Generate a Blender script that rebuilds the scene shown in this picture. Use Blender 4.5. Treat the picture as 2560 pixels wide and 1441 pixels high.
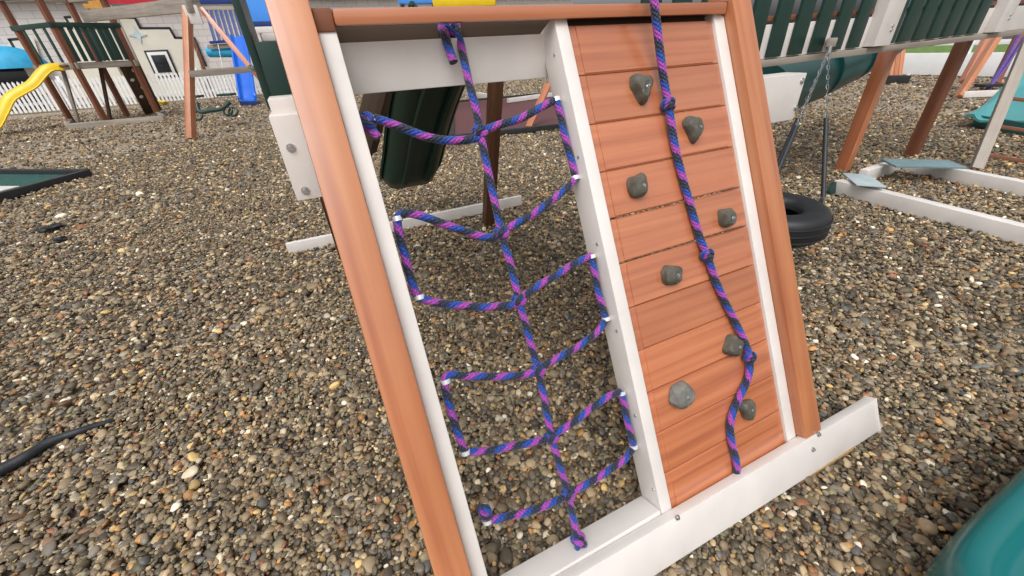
import bpy, bmesh, math, random
from mathutils import Vector, Matrix, Euler, noise

# ------------------------------------------------------------------ scene, camera, light
scene = bpy.context.scene
for o in list(bpy.data.objects):
    bpy.data.objects.remove(o, do_unlink=True)
COL = scene.collection
rnd = random.Random(7)

FPX, YAW, PITCH, ROLL = 982.005, 0.4174, 0.5513, -0.0555        # solved from the photograph (focal in 2560-px pixels)
GZ = 0.125
CAM = Vector((-0.7463, -0.4544, 1.2901 + GZ))
_fw = Vector((math.sin(YAW)*math.cos(PITCH), math.cos(YAW)*math.cos(PITCH), -math.sin(PITCH)))
_rt0 = Vector((math.cos(YAW), -math.sin(YAW), 0))
_up0 = _rt0.cross(_fw)
RT = math.cos(ROLL)*_rt0 + math.sin(ROLL)*_up0
UP = -math.sin(ROLL)*_rt0 + math.cos(ROLL)*_up0
FW = _fw
cd = bpy.data.cameras.new("camera")
cam = bpy.data.objects.new("camera", cd)
COL.objects.link(cam)
m = Matrix.Identity(4)
for i, v in enumerate((RT, UP, -FW)):
    for j in range(3):
        m[j][i] = v[j]
m.translation = CAM
cam.matrix_world = m
cd.sensor_fit = 'HORIZONTAL'; cd.sensor_width = 36.0
cd.lens = FPX/2560*36
cd.clip_start = 0.02; cd.clip_end = 500
scene.camera = cam

world = bpy.data.worlds.new("World"); scene.world = world
world.use_nodes = True
wn, wl = world.node_tree.nodes, world.node_tree.links
wn.clear()
sky = wn.new('ShaderNodeTexSky'); sky.sky_type = 'NISHITA'; sky.sun_disc = False
SUN_EL, SUN_AZ = math.radians(58), math.radians(215)
sky.sun_elevation = SUN_EL; sky.sun_rotation = SUN_AZ
sky.air_density = 1.0; sky.dust_density = 6.0; sky.ozone_density = 1.0
hsv = wn.new('ShaderNodeHueSaturation'); hsv.inputs['Saturation'].default_value = 0.12   # overcast: clouds whiten the sky
bg = wn.new('ShaderNodeBackground'); bg.inputs['Strength'].default_value = 0.148
wo = wn.new('ShaderNodeOutputWorld')
wl.new(sky.outputs['Color'], hsv.inputs['Color'])
wl.new(hsv.outputs['Color'], bg.inputs['Color'])
wl.new(bg.outputs['Background'], wo.inputs['Surface'])

sd = bpy.data.lights.new("sun", 'SUN'); sd.energy = 0.8; sd.angle = math.radians(60); sd.color = (1.0, 0.95, 0.88)
sun = bpy.data.objects.new("sun", sd); COL.objects.link(sun)
sdir = Vector((math.sin(SUN_AZ)*math.cos(SUN_EL), math.cos(SUN_AZ)*math.cos(SUN_EL), math.sin(SUN_EL)))
sun.rotation_euler = sdir.to_track_quat('Z', 'Y').to_euler()
sun.location = (0, 0, 20)

vs = scene.view_settings
vs.view_transform = 'Standard'; vs.look = 'None'; vs.gamma = 1.0; vs.exposure = 0.18
vs.use_curve_mapping = False
scene.render.engine = 'CYCLES'

# ------------------------------------------------------------------ pixel -> place helpers
def ray(x, y):
    return (RT*((x-1280)/FPX) - UP*((y-720.5)/FPX) + FW)
def gp(x, y, z=0.0):                      # where the pixel's ray meets height z
    r = ray(x, y); t = (z-CAM.z)/r.z
    return CAM + r*t
def yp(x, y, Y):                          # where it meets the upright plane y = Y
    r = ray(x, y); t = (Y-CAM.y)/r.y
    return CAM + r*t
def dp(x, y, d):                          # at depth d
    return CAM + ray(x, y)*d
LEAN = 1.0970
SA, CA = math.sin(LEAN), math.cos(LEAN)
ES = Vector((0, CA, SA)); EN = Vector((0, -SA, CA)); EX = Vector((1, 0, 0))
def PP(u, s, d=0.0):                      # climbing wall coordinates
    return Vector((u, 0, GZ)) + ES*s + EN*d
def pl(x, y, d=0.0):                      # pixel -> point on the wall's plane pushed out by d
    o = Vector((0, 0, GZ)) + EN*d
    r = ray(x, y); t = (o-CAM).dot(EN)/r.dot(EN)
    return CAM + r*t

# ------------------------------------------------------------------ materials
def lin(r, g, b):
    f = lambda c: (c/255/12.92) if c/255 <= 0.04045 else ((c/255+0.055)/1.055)**2.4
    return (f(r), f(g), f(b), 1)
class NT:
    def __init__(s, name):
        s.m = bpy.data.materials.new(name); s.m.use_nodes = True
        s.n, s.l = s.m.node_tree.nodes, s.m.node_tree.links
        s.n.clear()
        s.out = s.n.new('ShaderNodeOutputMaterial'); s.b = s.n.new('ShaderNodeBsdfPrincipled')
        s.l.new(s.b.outputs[0], s.out.inputs[0])
    def node(s, t, **kw):
        n = s.n.new(t)
        for k, v in kw.items():
            if k in n.inputs.keys() if isinstance(k, str) else False: n.inputs[k].default_value = v
            else: setattr(n, k, v)
        return n
    def link(s, a, b): s.l.new(a, b)
    def ramp(s, stops, interp='LINEAR'):
        r = s.n.new('ShaderNodeValToRGB'); r.color_ramp.interpolation = interp
        e = r.color_ramp.elements
        while len(e) > 1: e.remove(e[-1])
        e[0].position, e[0].color = stops[0]
        for p, c in stops[1:]:
            x = e.new(p); x.color = c
        return r
def wood(name, dark, mid, light, rough=0.42, grain=26.0, coat=0.0):
    t = NT(name); t.b.inputs['Roughness'].default_value = rough
    tc = t.node('ShaderNodeTexCoord'); oi = t.node('ShaderNodeObjectInfo')
    mp = t.node('ShaderNodeMapping'); mp.inputs['Scale'].default_value = (0.9, grain, grain)
    cx = t.node('ShaderNodeCombineXYZ'); mul = t.node('ShaderNodeMath', operation='MULTIPLY'); mul.inputs[1].default_value = 37.0
    t.link(oi.outputs['Random'], mul.inputs[0])
    for i in range(3): t.link(mul.outputs[0], cx.inputs[i])
    t.link(cx.outputs[0], mp.inputs['Location']); t.link(tc.outputs['Object'], mp.inputs['Vector'])
    n1 = t.node('ShaderNodeTexNoise'); n1.inputs['Scale'].default_value = 1.0; n1.inputs['Detail'].default_value = 5; n1.inputs['Distortion'].default_value = 0.25
    t.link(mp.outputs[0], n1.inputs['Vector'])
    r = t.ramp([(0.28, dark), (0.48, mid), (0.72, light)])
    t.link(n1.outputs['Fac'], r.inputs[0])
    n2 = t.node('ShaderNodeTexNoise'); n2.inputs['Scale'].default_value = 2.3; n2.inputs['Detail'].default_value = 3
    t.link(tc.outputs['Object'], n2.inputs['Vector'])
    hs = t.node('ShaderNodeHueSaturation'); mr = t.node('ShaderNodeMapRange'); mr.inputs['To Min'].default_value = 0.76; mr.inputs['To Max'].default_value = 1.2
    mr2 = t.node('ShaderNodeMath', operation='ADD'); mr3 = t.node('ShaderNodeMath', operation='MULTIPLY_ADD'); mr3.inputs[1].default_value = 0.5; mr3.inputs[2].default_value = -0.25
    t.link(oi.outputs['Random'], mr3.inputs[0]); t.link(mr3.outputs[0], mr2.inputs[1]); t.link(n2.outputs['Fac'], mr2.inputs[0])
    t.link(mr2.outputs[0], mr.inputs['Value']); t.link(mr.outputs[0], hs.inputs['Value']); t.link(r.outputs[0], hs.inputs['Color'])
    t.link(hs.outputs[0], t.b.inputs['Base Color'])
    bp = t.node('ShaderNodeBump'); bp.inputs['Strength'].default_value = 0.12; bp.inputs['Distance'].default_value = 0.002
    t.link(n1.outputs['Fac'], bp.inputs['Height']); t.link(bp.outputs[0], t.b.inputs['Normal'])
    t.b.inputs['Coat Weight'].default_value = coat; t.b.inputs['Coat Roughness'].default_value = 0.2; t.b.inputs['Coat IOR'].default_value = 1.65 if coat else 1.5
    n3 = t.node('ShaderNodeTexNoise'); n3.inputs['Scale'].default_value = 7.0; n3.inputs['Detail'].default_value = 6
    t.link(tc.outputs['Object'], n3.inputs['Vector'])
    mr4 = t.node('ShaderNodeMapRange'); mr4.inputs['From Min'].default_value = 0.3; mr4.inputs['From Max'].default_value = 0.7; mr4.inputs['To Min'].default_value = rough-0.08; mr4.inputs['To Max'].default_value = rough+0.14
    t.link(n3.outputs['Fac'], mr4.inputs['Value']); t.link(mr4.outputs[0], t.b.inputs['Roughness'])
    return t.m
def plain(name, col, rough=0.45, var=0.06, scale=9.0, bump=0.0, metal=0.0, bscale=180, dirt=None):
    t = NT(name); t.b.inputs['Roughness'].default_value = rough; t.b.inputs['Metallic'].default_value = metal
    tc = t.node('ShaderNodeTexCoord')
    n = t.node('ShaderNodeTexNoise'); n.inputs['Scale'].default_value = scale; n.inputs['Detail'].default_value = 4
    t.link(tc.outputs['Object'], n.inputs['Vector'])
    lo = tuple(c*(1-var*1.6) for c in col[:3])+(1,); hi = tuple(min(1, c*(1+var)) for c in col[:3])+(1,)
    if dirt: stops = [(0.22, dirt), (0.38, lo), (0.7, hi)]
    else: stops = [(0.3, lo), (0.7, hi)]
    r = t.ramp(stops); t.link(n.outputs['Fac'], r.inputs[0]); t.link(r.outputs[0], t.b.inputs['Base Color'])
    if bump:
        n2 = t.node('ShaderNodeTexNoise'); n2.inputs['Scale'].default_value = bscale; t.link(tc.outputs['Object'], n2.inputs['Vector'])
        bp = t.node('ShaderNodeBump'); bp.inputs['Strength'].default_value = bump; bp.inputs['Distance'].default_value = 0.002
        t.link(n2.outputs['Fac'], bp.inputs['Height']); t.link(bp.outputs[0], t.b.inputs['Normal'])
    return t.m
M = {}
M['cedar'] = wood('cedar_stain', (0.36, 0.105, 0.044, 1), (0.47, 0.152, 0.064, 1), (0.55, 0.200, 0.088, 1), 0.34, 44, 1.0)
M['cedar_post'] = wood('cedar_post_stain', (0.33, 0.098, 0.040, 1), (0.46, 0.165, 0.068, 1), (0.54, 0.225, 0.098, 1), 0.38, 20, 0.45)
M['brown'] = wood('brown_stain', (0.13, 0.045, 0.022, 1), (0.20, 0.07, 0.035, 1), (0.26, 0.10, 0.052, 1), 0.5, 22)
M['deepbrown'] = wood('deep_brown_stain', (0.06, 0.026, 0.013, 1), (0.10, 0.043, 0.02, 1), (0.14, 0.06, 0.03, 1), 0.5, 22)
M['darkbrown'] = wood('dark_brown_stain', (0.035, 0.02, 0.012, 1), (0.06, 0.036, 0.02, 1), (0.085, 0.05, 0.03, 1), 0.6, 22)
M['rawwood'] = wood('raw_pine', (0.28, 0.17, 0.06, 1), (0.38, 0.25, 0.10, 1), (0.45, 0.31, 0.14, 1), 0.7, 22)
M['greywood'] = wood('weathered_beige', (0.21, 0.18, 0.15, 1), (0.30, 0.26, 0.22, 1), (0.37, 0.33, 0.28, 1), 0.6, 18)
M['vinyl'] = plain('white_vinyl', (0.71, 0.672, 0.642), 0.36, 0.035, 7, dirt=(0.58, 0.53, 0.49, 1))
M['vinyl_far'] = plain('white_fence_paint', (0.84, 0.85, 0.86), 0.5, 0.03, 3)
M['steel'] = plain('zinc_steel', (0.55, 0.55, 0.56), 0.32, 0.1, 60, metal=0.9)
M['chain'] = plain('galvanised_chain', (0.22, 0.23, 0.24), 0.45, 0.15, 60, metal=0.5)
M['clip'] = plain('clip_steel', (0.80, 0.80, 0.82), 0.25, 0.05, 60, metal=0.4)
M['hold'] = plain('climbing_hold_resin', (0.098, 0.090, 0.070), 0.55, 0.25, 30, bump=0.5, bscale=140)
M['hold_pale'] = plain('pale_hold_resin', (0.165, 0.162, 0.145), 0.6, 0.2, 30, bump=0.5, bscale=140)
M['green'] = plain('dark_green_poly', (0.012, 0.042, 0.034), 0.42, 0.08, 6)
M['green_slide'] = plain('dark_green_slide', (0.008, 0.032, 0.022), 0.38, 0.1, 5)
M['teal'] = plain('teal_plastic', (0.006, 0.135, 0.14), 0.22, 0.06, 4, bump=0.05, bscale=500)
M['teal_light'] = plain('pale_teal_plastic', (0.07, 0.30, 0.31), 0.35, 0.06, 4)
M['tealtube'] = plain('teal_tube_plastic', (0.010, 0.085, 0.082), 0.35, 0.06, 4)
M['paleblue'] = plain('pale_blue_sheet', (0.42, 0.50, 0.53), 0.5, 0.08, 8)
M['slatecover'] = plain('grey_teal_cover', (0.16, 0.25, 0.27), 0.5, 0.1, 8)
M['yellow'] = plain('yellow_plastic', (0.82, 0.56, 0.015), 0.3, 0.05, 4)
M['blue'] = plain('blue_plastic', (0.015, 0.13, 0.62), 0.3, 0.08, 4)
M['navy'] = plain('navy_plastic', (0.008, 0.03, 0.16), 0.4, 0.08, 4)
M['skyblue'] = plain('sky_blue_plastic', (0.07, 0.30, 0.85), 0.35, 0.04, 4)
M['cyan'] = plain('cyan_canvas', (0.02, 0.35, 0.62), 0.6, 0.1, 4)
M['red'] = plain('red_canvas', (0.50, 0.01, 0.03), 0.6, 0.1, 4)
M['orange'] = plain('orange_canvas', (0.62, 0.30, 0.06), 0.6, 0.1, 4)
M['cream'] = plain('cream_wall', (0.76, 0.73, 0.63), 0.75, 0.04, 1.2)
def block_wall():
    t = NT('pale_block_wall'); t.b.inputs['Roughness'].default_value = 0.85
    tc = t.node('ShaderNodeTexCoord'); sp = t.node('ShaderNodeSeparateXYZ'); cb = t.node('ShaderNodeCombineXYZ')
    t.link(tc.outputs['Object'], sp.inputs[0]); t.link(sp.outputs[0], cb.inputs[0]); t.link(sp.outputs[2], cb.inputs[1])
    br = t.node('ShaderNodeTexBrick'); br.inputs['Scale'].default_value = 1.0; br.inputs['Brick Width'].default_value = 0.6; br.inputs['Row Height'].default_value = 0.28; br.inputs['Mortar Size'].default_value = 0.012
    br.inputs['Color1'].default_value = (0.70, 0.66, 0.64, 1); br.inputs['Color2'].default_value = (0.63, 0.59, 0.57, 1); br.inputs['Mortar'].default_value = (0.44, 0.41, 0.40, 1)
    t.link(cb.outputs[0], br.inputs['Vector']); t.link(br.outputs['Color'], t.b.inputs['Base Color'])
    return t.m
M['stone'] = block_wall()
M['black'] = plain('black_trim', (0.02, 0.021, 0.024), 0.55, 0.2, 9)
M['slate'] = plain('dark_fascia', (0.035, 0.035, 0.05), 0.7, 0.15, 3)
M['glass'] = plain('dark_glass', (0.02, 0.022, 0.028), 0.08, 0.1, 2)
M['rubber'] = plain('tyre_rubber', (0.013, 0.014, 0.016), 0.48, 0.2, 12, bump=0.3, bscale=90)
M['hose'] = plain('black_hose_rubber', (0.018, 0.021, 0.026), 0.5, 0.25, 14, bump=0.3, bscale=120)
M['maroon'] = plain('maroon_rubber', (0.115, 0.040, 0.042), 0.8, 0.2, 40, bump=0.4, bscale=160)
M['matgreen'] = plain('green_turf_mat', (0.012, 0.075, 0.062), 0.8, 0.2, 14)
M['star'] = plain('pale_blue_paint', (0.55, 0.68, 0.72), 0.6, 0.05, 3)
M['purple'] = plain('purple_chain', (0.12, 0.07, 0.30), 0.5, 0.2, 20)
M['grass'] = plain('lawn', (0.11, 0.20, 0.035), 0.9, 0.3, 3)
M['road'] = plain('asphalt', (0.05, 0.05, 0.052), 0.9, 0.2, 3)
M['lime'] = plain('lime_plastic', (0.03, 0.55, 0.06), 0.4, 0.05, 3)

def rope_mat():
    t = NT('striped_braided_rope'); t.b.inputs['Roughness'].default_value = 0.6
    uv = t.node('ShaderNodeUVMap'); sp = t.node('ShaderNodeSeparateXYZ'); t.link(uv.outputs[0], sp.inputs[0])
    def math_(op, a, b=None):
        n = t.node('ShaderNodeMath', operation=op)
        for i, v in enumerate((a, b)):
            if v is None: continue
            if isinstance(v, (int, float)): n.inputs[i].default_value = v
            else: t.link(v, n.inputs[i])
        return n.outputs[0]
    turns = math_('MULTIPLY', sp.outputs[1], 12.0)
    saw = math_('PINGPONG', math_('ADD', math_('MULTIPLY', sp.outputs[0], 9.0), math_('MULTIPLY', sp.outputs[1], 60.0)), 0.5)
    v = math_('ADD', math_('ADD', turns, sp.outputs[0]), math_('MULTIPLY', saw, 0.22))
    fr = math_('FRACT', v)
    r = t.ramp([(0.0, lin(14, 32, 58)), (0.38, lin(4, 66, 166)), (0.68, lin(166, 62, 172)), (0.985, lin(14, 32, 58))], 'CONSTANT')
    t.link(fr, r.inputs[0])
    w = t.node('ShaderNodeTexNoise'); w.inputs['Scale'].default_value = 260
    tc = t.node('ShaderNodeTexCoord'); t.link(tc.outputs['Object'], w.inputs['Vector'])
    mx = t.node('ShaderNodeMix', data_type='RGBA', blend_type='MULTIPLY'); mx.inputs['Factor'].default_value = 0.35
    t.link(r.outputs[0], mx.inputs[6]); t.link(w.outputs['Fac'], mx.inputs[7])
    t.link(mx.outputs[2], t.b.inputs['Base Color'])
    # braid relief
    b1 = math_('SINE', math_('ADD', math_('MULTIPLY', sp.outputs[0], 6.283*6), math_('MULTIPLY', sp.outputs[1], 520.0)))
    b2 = math_('SINE', math_('SUBTRACT', math_('MULTIPLY', sp.outputs[0], 6.283*6), math_('MULTIPLY', sp.outputs[1], 520.0)))
    bp = t.node('ShaderNodeBump'); bp.inputs['Strength'].default_value = 0.55; bp.inputs['Distance'].default_value = 0.0015
    t.link(math_('ADD', b1, b2), bp.inputs['Height']); t.link(bp.outputs[0], t.b.inputs['Normal'])
    t.b.inputs['Sheen Weight'].default_value = 0.2
    return t.m
M['rope'] = rope_mat()

# ------------------------------------------------------------------ object helpers
WM = {}
def tag(o, label=None, cat=None, group=None, kind=None):
    if label: o['label'] = label
    if cat: o['category'] = cat
    if group: o['group'] = group
    if kind: o['kind'] = kind
    return o
def put(o, parent=None, mat=None):
    COL.objects.link(o)
    mw = mat if mat is not None else Matrix.Identity(4)
    WM[o.name] = mw
    if parent is not None:
        o.parent = parent
        o.matrix_basis = WM[parent.name].inverted() @ mw
    else:
        o.matrix_basis = mw
    return o
def thing(name, label, cat, loc, group=None):
    o = bpy.data.objects.new(name, None); o.empty_display_size = 0.1
    put(o, None, Matrix.Translation(Vector(loc)))
    return tag(o, label, cat, group)
def shade(me, ang=40):
    for p in me.polygons: p.use_smooth = True
    try: me.set_sharp_from_angle(angle=math.radians(ang))
    except Exception: pass
def obj(name, bm, mat, parent=None, mw=None, smooth=True, ang=40):
    me = bpy.data.meshes.new(name); bm.normal_update(); bm.to_mesh(me); bm.free()
    me.materials.append(mat)
    if smooth: shade(me, ang)
    return put(bpy.data.objects.new(name, me), parent, mw)
def frame(o, x, z):
    x = x.normalized(); y = z.cross(x).normalized(); z = x.cross(y)
    mm = Matrix.Identity(4)
    for i, v in enumerate((x, y, z)):
        for j in range(3): mm[j][i] = v[j]
    mm.translation = o
    return mm
def box_bm(lx, ly, lz, bev=0.003, seg=2):
    bm = bmesh.new(); bmesh.ops.create_cube(bm, size=1.0)
    bmesh.ops.scale(bm, vec=(lx, ly, lz), verts=bm.verts)
    if bev > 0:
        bmesh.ops.bevel(bm, geom=list(bm.edges), offset=min(bev, 0.3*min(lx, ly, lz)), segments=seg, affect='EDGES', profile=0.6)
    return bm
def beam(name, p, q, w, h, mat, parent=None, up=Vector((0, 0, 1)), bev=0.004, ext=0.0):
    """a board from p to q: h along 'up', w across"""
    p, q = Vector(p), Vector(q); d = q-p
    return obj(name, box_bm(d.length+2*ext, w, h, bev), mat, parent, frame((p+q)/2, d, up))
def slab(name, c, dims, mat, parent=None, rotz=0.0, bev=0.003):
    return obj(name, box_bm(*dims, bev), mat, parent, Matrix.Translation(Vector(c)) @ Matrix.Rotation(rotz, 4, 'Z'))
def spline(pts, n=10):
    pts = [Vector(p) for p in pts]
    if len(pts) == 2: return [pts[0].lerp(pts[1], i/n) for i in range(n+1)]
    P = [pts[0]*2-pts[1]] + pts + [pts[-1]*2-pts[-2]]
    out = []
    for i in range(1, len(P)-2):
        a, b, c, d = P[i-1:i+3]
        for k in range(n):
            t = k/n
            out.append(0.5*((2*b)+(c-a)*t+(2*a-5*b+4*c-d)*t*t+(3*b-a-3*c+d)*t**3))
    out.append(pts[-1]); return out
def tube_bm(path, r, seg=10, bm=None, cap=True, rad=None, v0=0.0):
    bm = bm or bmesh.new(); uvl = bm.loops.layers.uv.verify()
    path = [Vector(p) for p in path]
    t0 = (path[1]-path[0]).normalized()
    nrm = t0.orthogonal().normalized()
    rings, L, vv = [], 0.0, []
    for i, p in enumerate(path):
        t = (path[min(i+1, len(path)-1)]-path[max(i-1, 0)]).normalized()
        nrm = (nrm - t*nrm.dot(t)).normalized(); bn = t.cross(nrm)
        rr = rad(i/(len(path)-1)) if rad else r
        rings.append([bm.verts.new(p+(nrm*math.cos(2*math.pi*k/seg)+bn*math.sin(2*math.pi*k/seg))*rr) for k in range(seg)])
        if i: L += (p-path[i-1]).length
        vv.append(v0+L)
    for i in range(len(rings)-1):
        for k in range(seg):
            k2 = (k+1) % seg
            f = bm.faces.new((rings[i][k], rings[i][k2], rings[i+1][k2], rings[i+1][k])); f.smooth = True
            for lo, (u, v) in zip(f.loops, ((k/seg, vv[i]), ((k+1)/seg, vv[i]), ((k+1)/seg, vv[i+1]), (k/seg, vv[i+1]))):
                lo[uvl].uv = (u, v)
    if cap:
        for rg, fl in ((rings[0], True), (rings[-1], False)):
            f = bm.faces.new(rg[::-1] if fl else rg)
    return bm
def tube(name, path, r, mat, parent=None, seg=10, rad=None):
    return obj(name, tube_bm(path, r, seg, rad=rad), mat, parent, ang=60)
def prism(name, poly, o, ex, ey, depth, mat, parent=None, bev=0.0):
    """2-D outline (in ex, ey) with real thickness 'depth' along ex x ey"""
    bm = bmesh.new(); ez = ex.cross(ey).normalized()
    a = [bm.verts.new((x, y, 0)) for x, y in poly]; b = [bm.verts.new((x, y, depth)) for x, y in poly]
    n = len(poly)
    bm.faces.new(a[::-1]); bm.faces.new(b)
    for i in range(n): bm.faces.new((a[i], a[(i+1) % n], b[(i+1) % n], b[i]))
    bmesh.ops.recalc_face_normals(bm, faces=bm.faces)
    mm = Matrix.Identity(4)
    for i, v in enumerate((ex.normalized(), ey.normalized(), ez)):
        for j in range(3): mm[j][i] = v[j]
    mm.translation = Vector(o)
    return obj(name, bm, mat, parent, mm, ang=30)
def bolt(name, p, n, parent, r=0.008, h=0.004, mat=None):
    bm = bmesh.new()
    bmesh.ops.create_cone(bm, cap_ends=True, segments=12, radius1=r*1.5, radius2=r*1.4, depth=h*0.7)
    bmesh.ops.create_cone(bm, cap_ends=True, segments=6, radius1=r*0.8, radius2=r*0.75, depth=h*3.2)
    n = Vector(n).normalized()
    return obj(name, bm, mat or M['steel'], parent, frame(Vector(p)+n*h*0.4, n.orthogonal(), n), ang=30)

# ------------------------------------------------------------------ ground and gravel
def ground_mat():
    t = NT('gravel_bed'); t.b.inputs['Roughness'].default_value = 0.7
    tc = t.node('ShaderNodeTexCoord')
    vo = t.node('ShaderNodeTexVoronoi'); vo.inputs['Scale'].default_value = 34; vo.inputs['Randomness'].default_value = 1.0
    t.link(tc.outputs['Object'], vo.inputs['Vector'])
    sx = t.node('ShaderNodeSeparateColor'); t.link(vo.outputs['Color'], sx.inputs[0])
    r = t.ramp([(0.0, lin(96, 87, 75)), (0.2, lin(128, 116, 100)), (0.45, lin(150, 136, 118)), (0.62, lin(120, 112, 102)), (0.72, lin(170, 154, 132)),
                (0.86, lin(186, 150, 104)), (0.93, lin(206, 196, 180)), (1.0, lin(226, 220, 210))], 'CONSTANT')
    t.link(sx.outputs[0], r.inputs[0])
    mr = t.node('ShaderNodeMapRange'); mr.inputs['From Min'].default_value = 0.2; mr.inputs['From Max'].default_value = 0.75; mr.inputs['To Min'].default_value = 1.0; mr.inputs['To Max'].default_value = 0.45
    vd = t.node('ShaderNodeMath', operation='MULTIPLY'); vd.inputs[1].default_value = 1.0
    t.link(vo.outputs['Distance'], vd.inputs[0]); t.link(vd.outputs[0], mr.inputs['Value'])
    big = t.node('ShaderNodeTexNoise'); big.inputs['Scale'].default_value = 0.7; big.inputs['Detail'].default_value = 4
    t.link(tc.outputs['Object'], big.inputs['Vector'])
    mb = t.node('ShaderNodeMapRange'); mb.inputs['From Min'].default_value = 0.3; mb.inputs['From Max'].default_value = 0.7; mb.inputs['To Min'].default_value = 0.82; mb.inputs['To Max'].default_value = 1.15
    t.link(big.outputs['Fac'], mb.inputs['Value'])
    hs = t.node('ShaderNodeHueSaturation'); t.link(mb.outputs[0], hs.inputs['Value']); t.link(r.outputs[0], hs.inputs['Color'])
    t.link(hs.outputs[0], t.b.inputs['Base Color'])
    bp = t.node('ShaderNodeBump'); bp.inputs['Strength'].default_value = 0.9; bp.inputs['Distance'].default_value = 0.012; bp.invert = True
    t.link(vo.outputs['Distance'], bp.inputs['Height']); t.link(bp.outputs[0], t.b.inputs['Normal'])
    return t.m
bm = bmesh.new()
vsg = [bm.verts.new(v) for v in ((-200, -60, -0.030), (200, -60, -0.030), (200, 300, -0.030), (-200, 300, -0.030))]
bm.faces.new(vsg)
tag(obj('ground', bm, ground_mat(), smooth=False), kind='structure')

def pebble_mat():
    t = NT('river_pebbles'); t.b.inputs['Roughness'].default_value = 0.55
    at = t.node('ShaderNodeAttribute', attribute_type='INSTANCER', attribute_name='tint')
    tc = t.node('ShaderNodeTexCoord')
    n = t.node('ShaderNodeTexNoise'); n.inputs['Scale'].default_value = 2.6; n.inputs['Detail'].default_value = 5
    t.link(tc.outputs['Object'], n.inputs['Vector'])
    mr = t.node('ShaderNodeMapRange'); mr.inputs['To Min'].default_value = 0.72; mr.inputs['To Max'].default_value = 1.25
    t.link(n.outputs['Fac'], mr.inputs['Value'])
    hs = t.node('ShaderNodeHueSaturation'); t.link(mr.outputs[0], hs.inputs['Value']); t.link(at.outputs['Color'], hs.inputs['Color'])
    t.link(hs.outputs[0], t.b.inputs['Base Color'])
    return t.m
PEB = bpy.data.collections.new('pebble_shapes')
pm = pebble_mat()
for k in range(10):
    bm = bmesh.new(); bmesh.ops.create_icosphere(bm, subdivisions=2, radius=0.5)
    off = Vector((k*7.3, k*3.1, 0))
    for v in bm.verts:
        nn = noise.noise(v.co*1.7+off)*0.34 + noise.noise(v.co*3.6+off)*0.14
        v.co *= (1+nn)
    me = bpy.data.meshes.new('pebble'); bm.to_mesh(me); bm.free(); me.materials.append(pm)
    for p in me.polygons: p.use_smooth = True
    PEB.objects.link(bpy.data.objects.new('pebble_shape', me))
pal = [((112, 100, 84), 18), ((140, 126, 106), 18), ((92, 84, 73), 14), ((160, 144, 120), 15), ((126, 120, 112), 9), ((104, 106, 108), 4), ((182, 164, 136), 9),
       ((138, 108, 84), 5), ((188, 142, 92), 2.6), ((206, 178, 124), 2.2), ((214, 204, 186), 3.0), ((238, 232, 220), 1.5), ((158, 108, 78), 1.4), ((132, 128, 106), 5)]
cols = [lin(*c) for c, w in pal]; wts = [w for c, w in pal]
pr_ = random.Random(11)
pts, rots, scls, tints = [], [], [], []
def scatter(n, rmin, rmax, size, zlo, zhi):
    for _ in range(n):
        while True:
            r = math.sqrt(pr_.uniform(rmin*rmin, rmax*rmax)); a = pr_.uniform(-1.45, 1.75)
            x, y = CAM.x + r*math.sin(a+YAW*0.6), CAM.y + r*math.cos(a+YAW*0.6)
            break
        s = size*pr_.lognormvariate(0, 0.36)
        el, fl = pr_.uniform(1.0, 1.55), pr_.uniform(0.5, 0.8)
        bump = noise.noise(Vector((x*1.3, y*1.3, 0)))*0.014+noise.noise(Vector((x*4.1, y*4.1, 3)))*0.008
        if -1.0 < x < 1.15 and -0.20 < y < 0.02:          # trough worn along the footing board
            bump = min(bump, 0.004) - 0.024*(1-abs(y+0.085)/0.12 if abs(y+0.085) < 0.12 else 0)
        pts.append((x, y, pr_.uniform(zlo, zhi)+bump)); rots.append((pr_.gauss(0, 0.42), pr_.gauss(0, 0.42), pr_.uniform(0, 6.283)))
        scls.append((s*el, s, s*fl))
        c = cols[pr_.choices(range(len(cols)), wts)[0]]; v = pr_.uniform(0.42, 1.22)
        tints.append((c[0]*v*1.05, c[1]*v*0.99, c[2]*v*0.87, 1))
scatter(84000, 0.25, 2.6, 0.0158, -0.016, 0.008)
scatter(105000, 2.6, 6.0, 0.0188, -0.013, 0.006)
scatter(80000, 6.0, 11.0, 0.025, -0.012, 0.004)
scatter(70000, 10.0, 24.0, 0.034, -0.016, 0.000)
gm = bpy.data.meshes.new('gravel'); gm.from_pydata(pts, [], [])
for nm, ty, data in (('rot', 'FLOAT_VECTOR', rots), ('scl', 'FLOAT_VECTOR', scls)):
    a = gm.attributes.new(nm, ty, 'POINT'); a.data.foreach_set('vector', [c for v in data for c in v])
a = gm.attributes.new('tint', 'FLOAT_COLOR', 'POINT'); a.data.foreach_set('color', [c for v in tints for c in v])
gravel = put(bpy.data.objects.new('gravel', gm))
tag(gravel, 'loose river gravel of brown, grey and cream pebbles', 'gravel', kind='stuff')
ng = bpy.data.node_groups.new('scatter_pebbles', 'GeometryNodeTree')
ng.interface.new_socket('Geometry', in_out='INPUT', socket_type='NodeSocketGeometry')
ng.interface.new_socket('Geometry', in_out='OUTPUT', socket_type='NodeSocketGeometry')
gi, go = ng.nodes.new('NodeGroupInput'), ng.nodes.new('NodeGroupOutput')
ci = ng.nodes.new('GeometryNodeCollectionInfo'); ci.inputs['Collection'].default_value = PEB
ci.inputs['Separate Children'].default_value = True; ci.inputs['Reset Children'].default_value = True
iop = ng.nodes.new('GeometryNodeInstanceOnPoints'); iop.inputs['Pick Instance'].default_value = True
def nattr(nm, ty):
    n = ng.nodes.new('GeometryNodeInputNamedAttribute'); n.data_type = ty; n.inputs['Name'].default_value = nm; return n.outputs[0]
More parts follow.
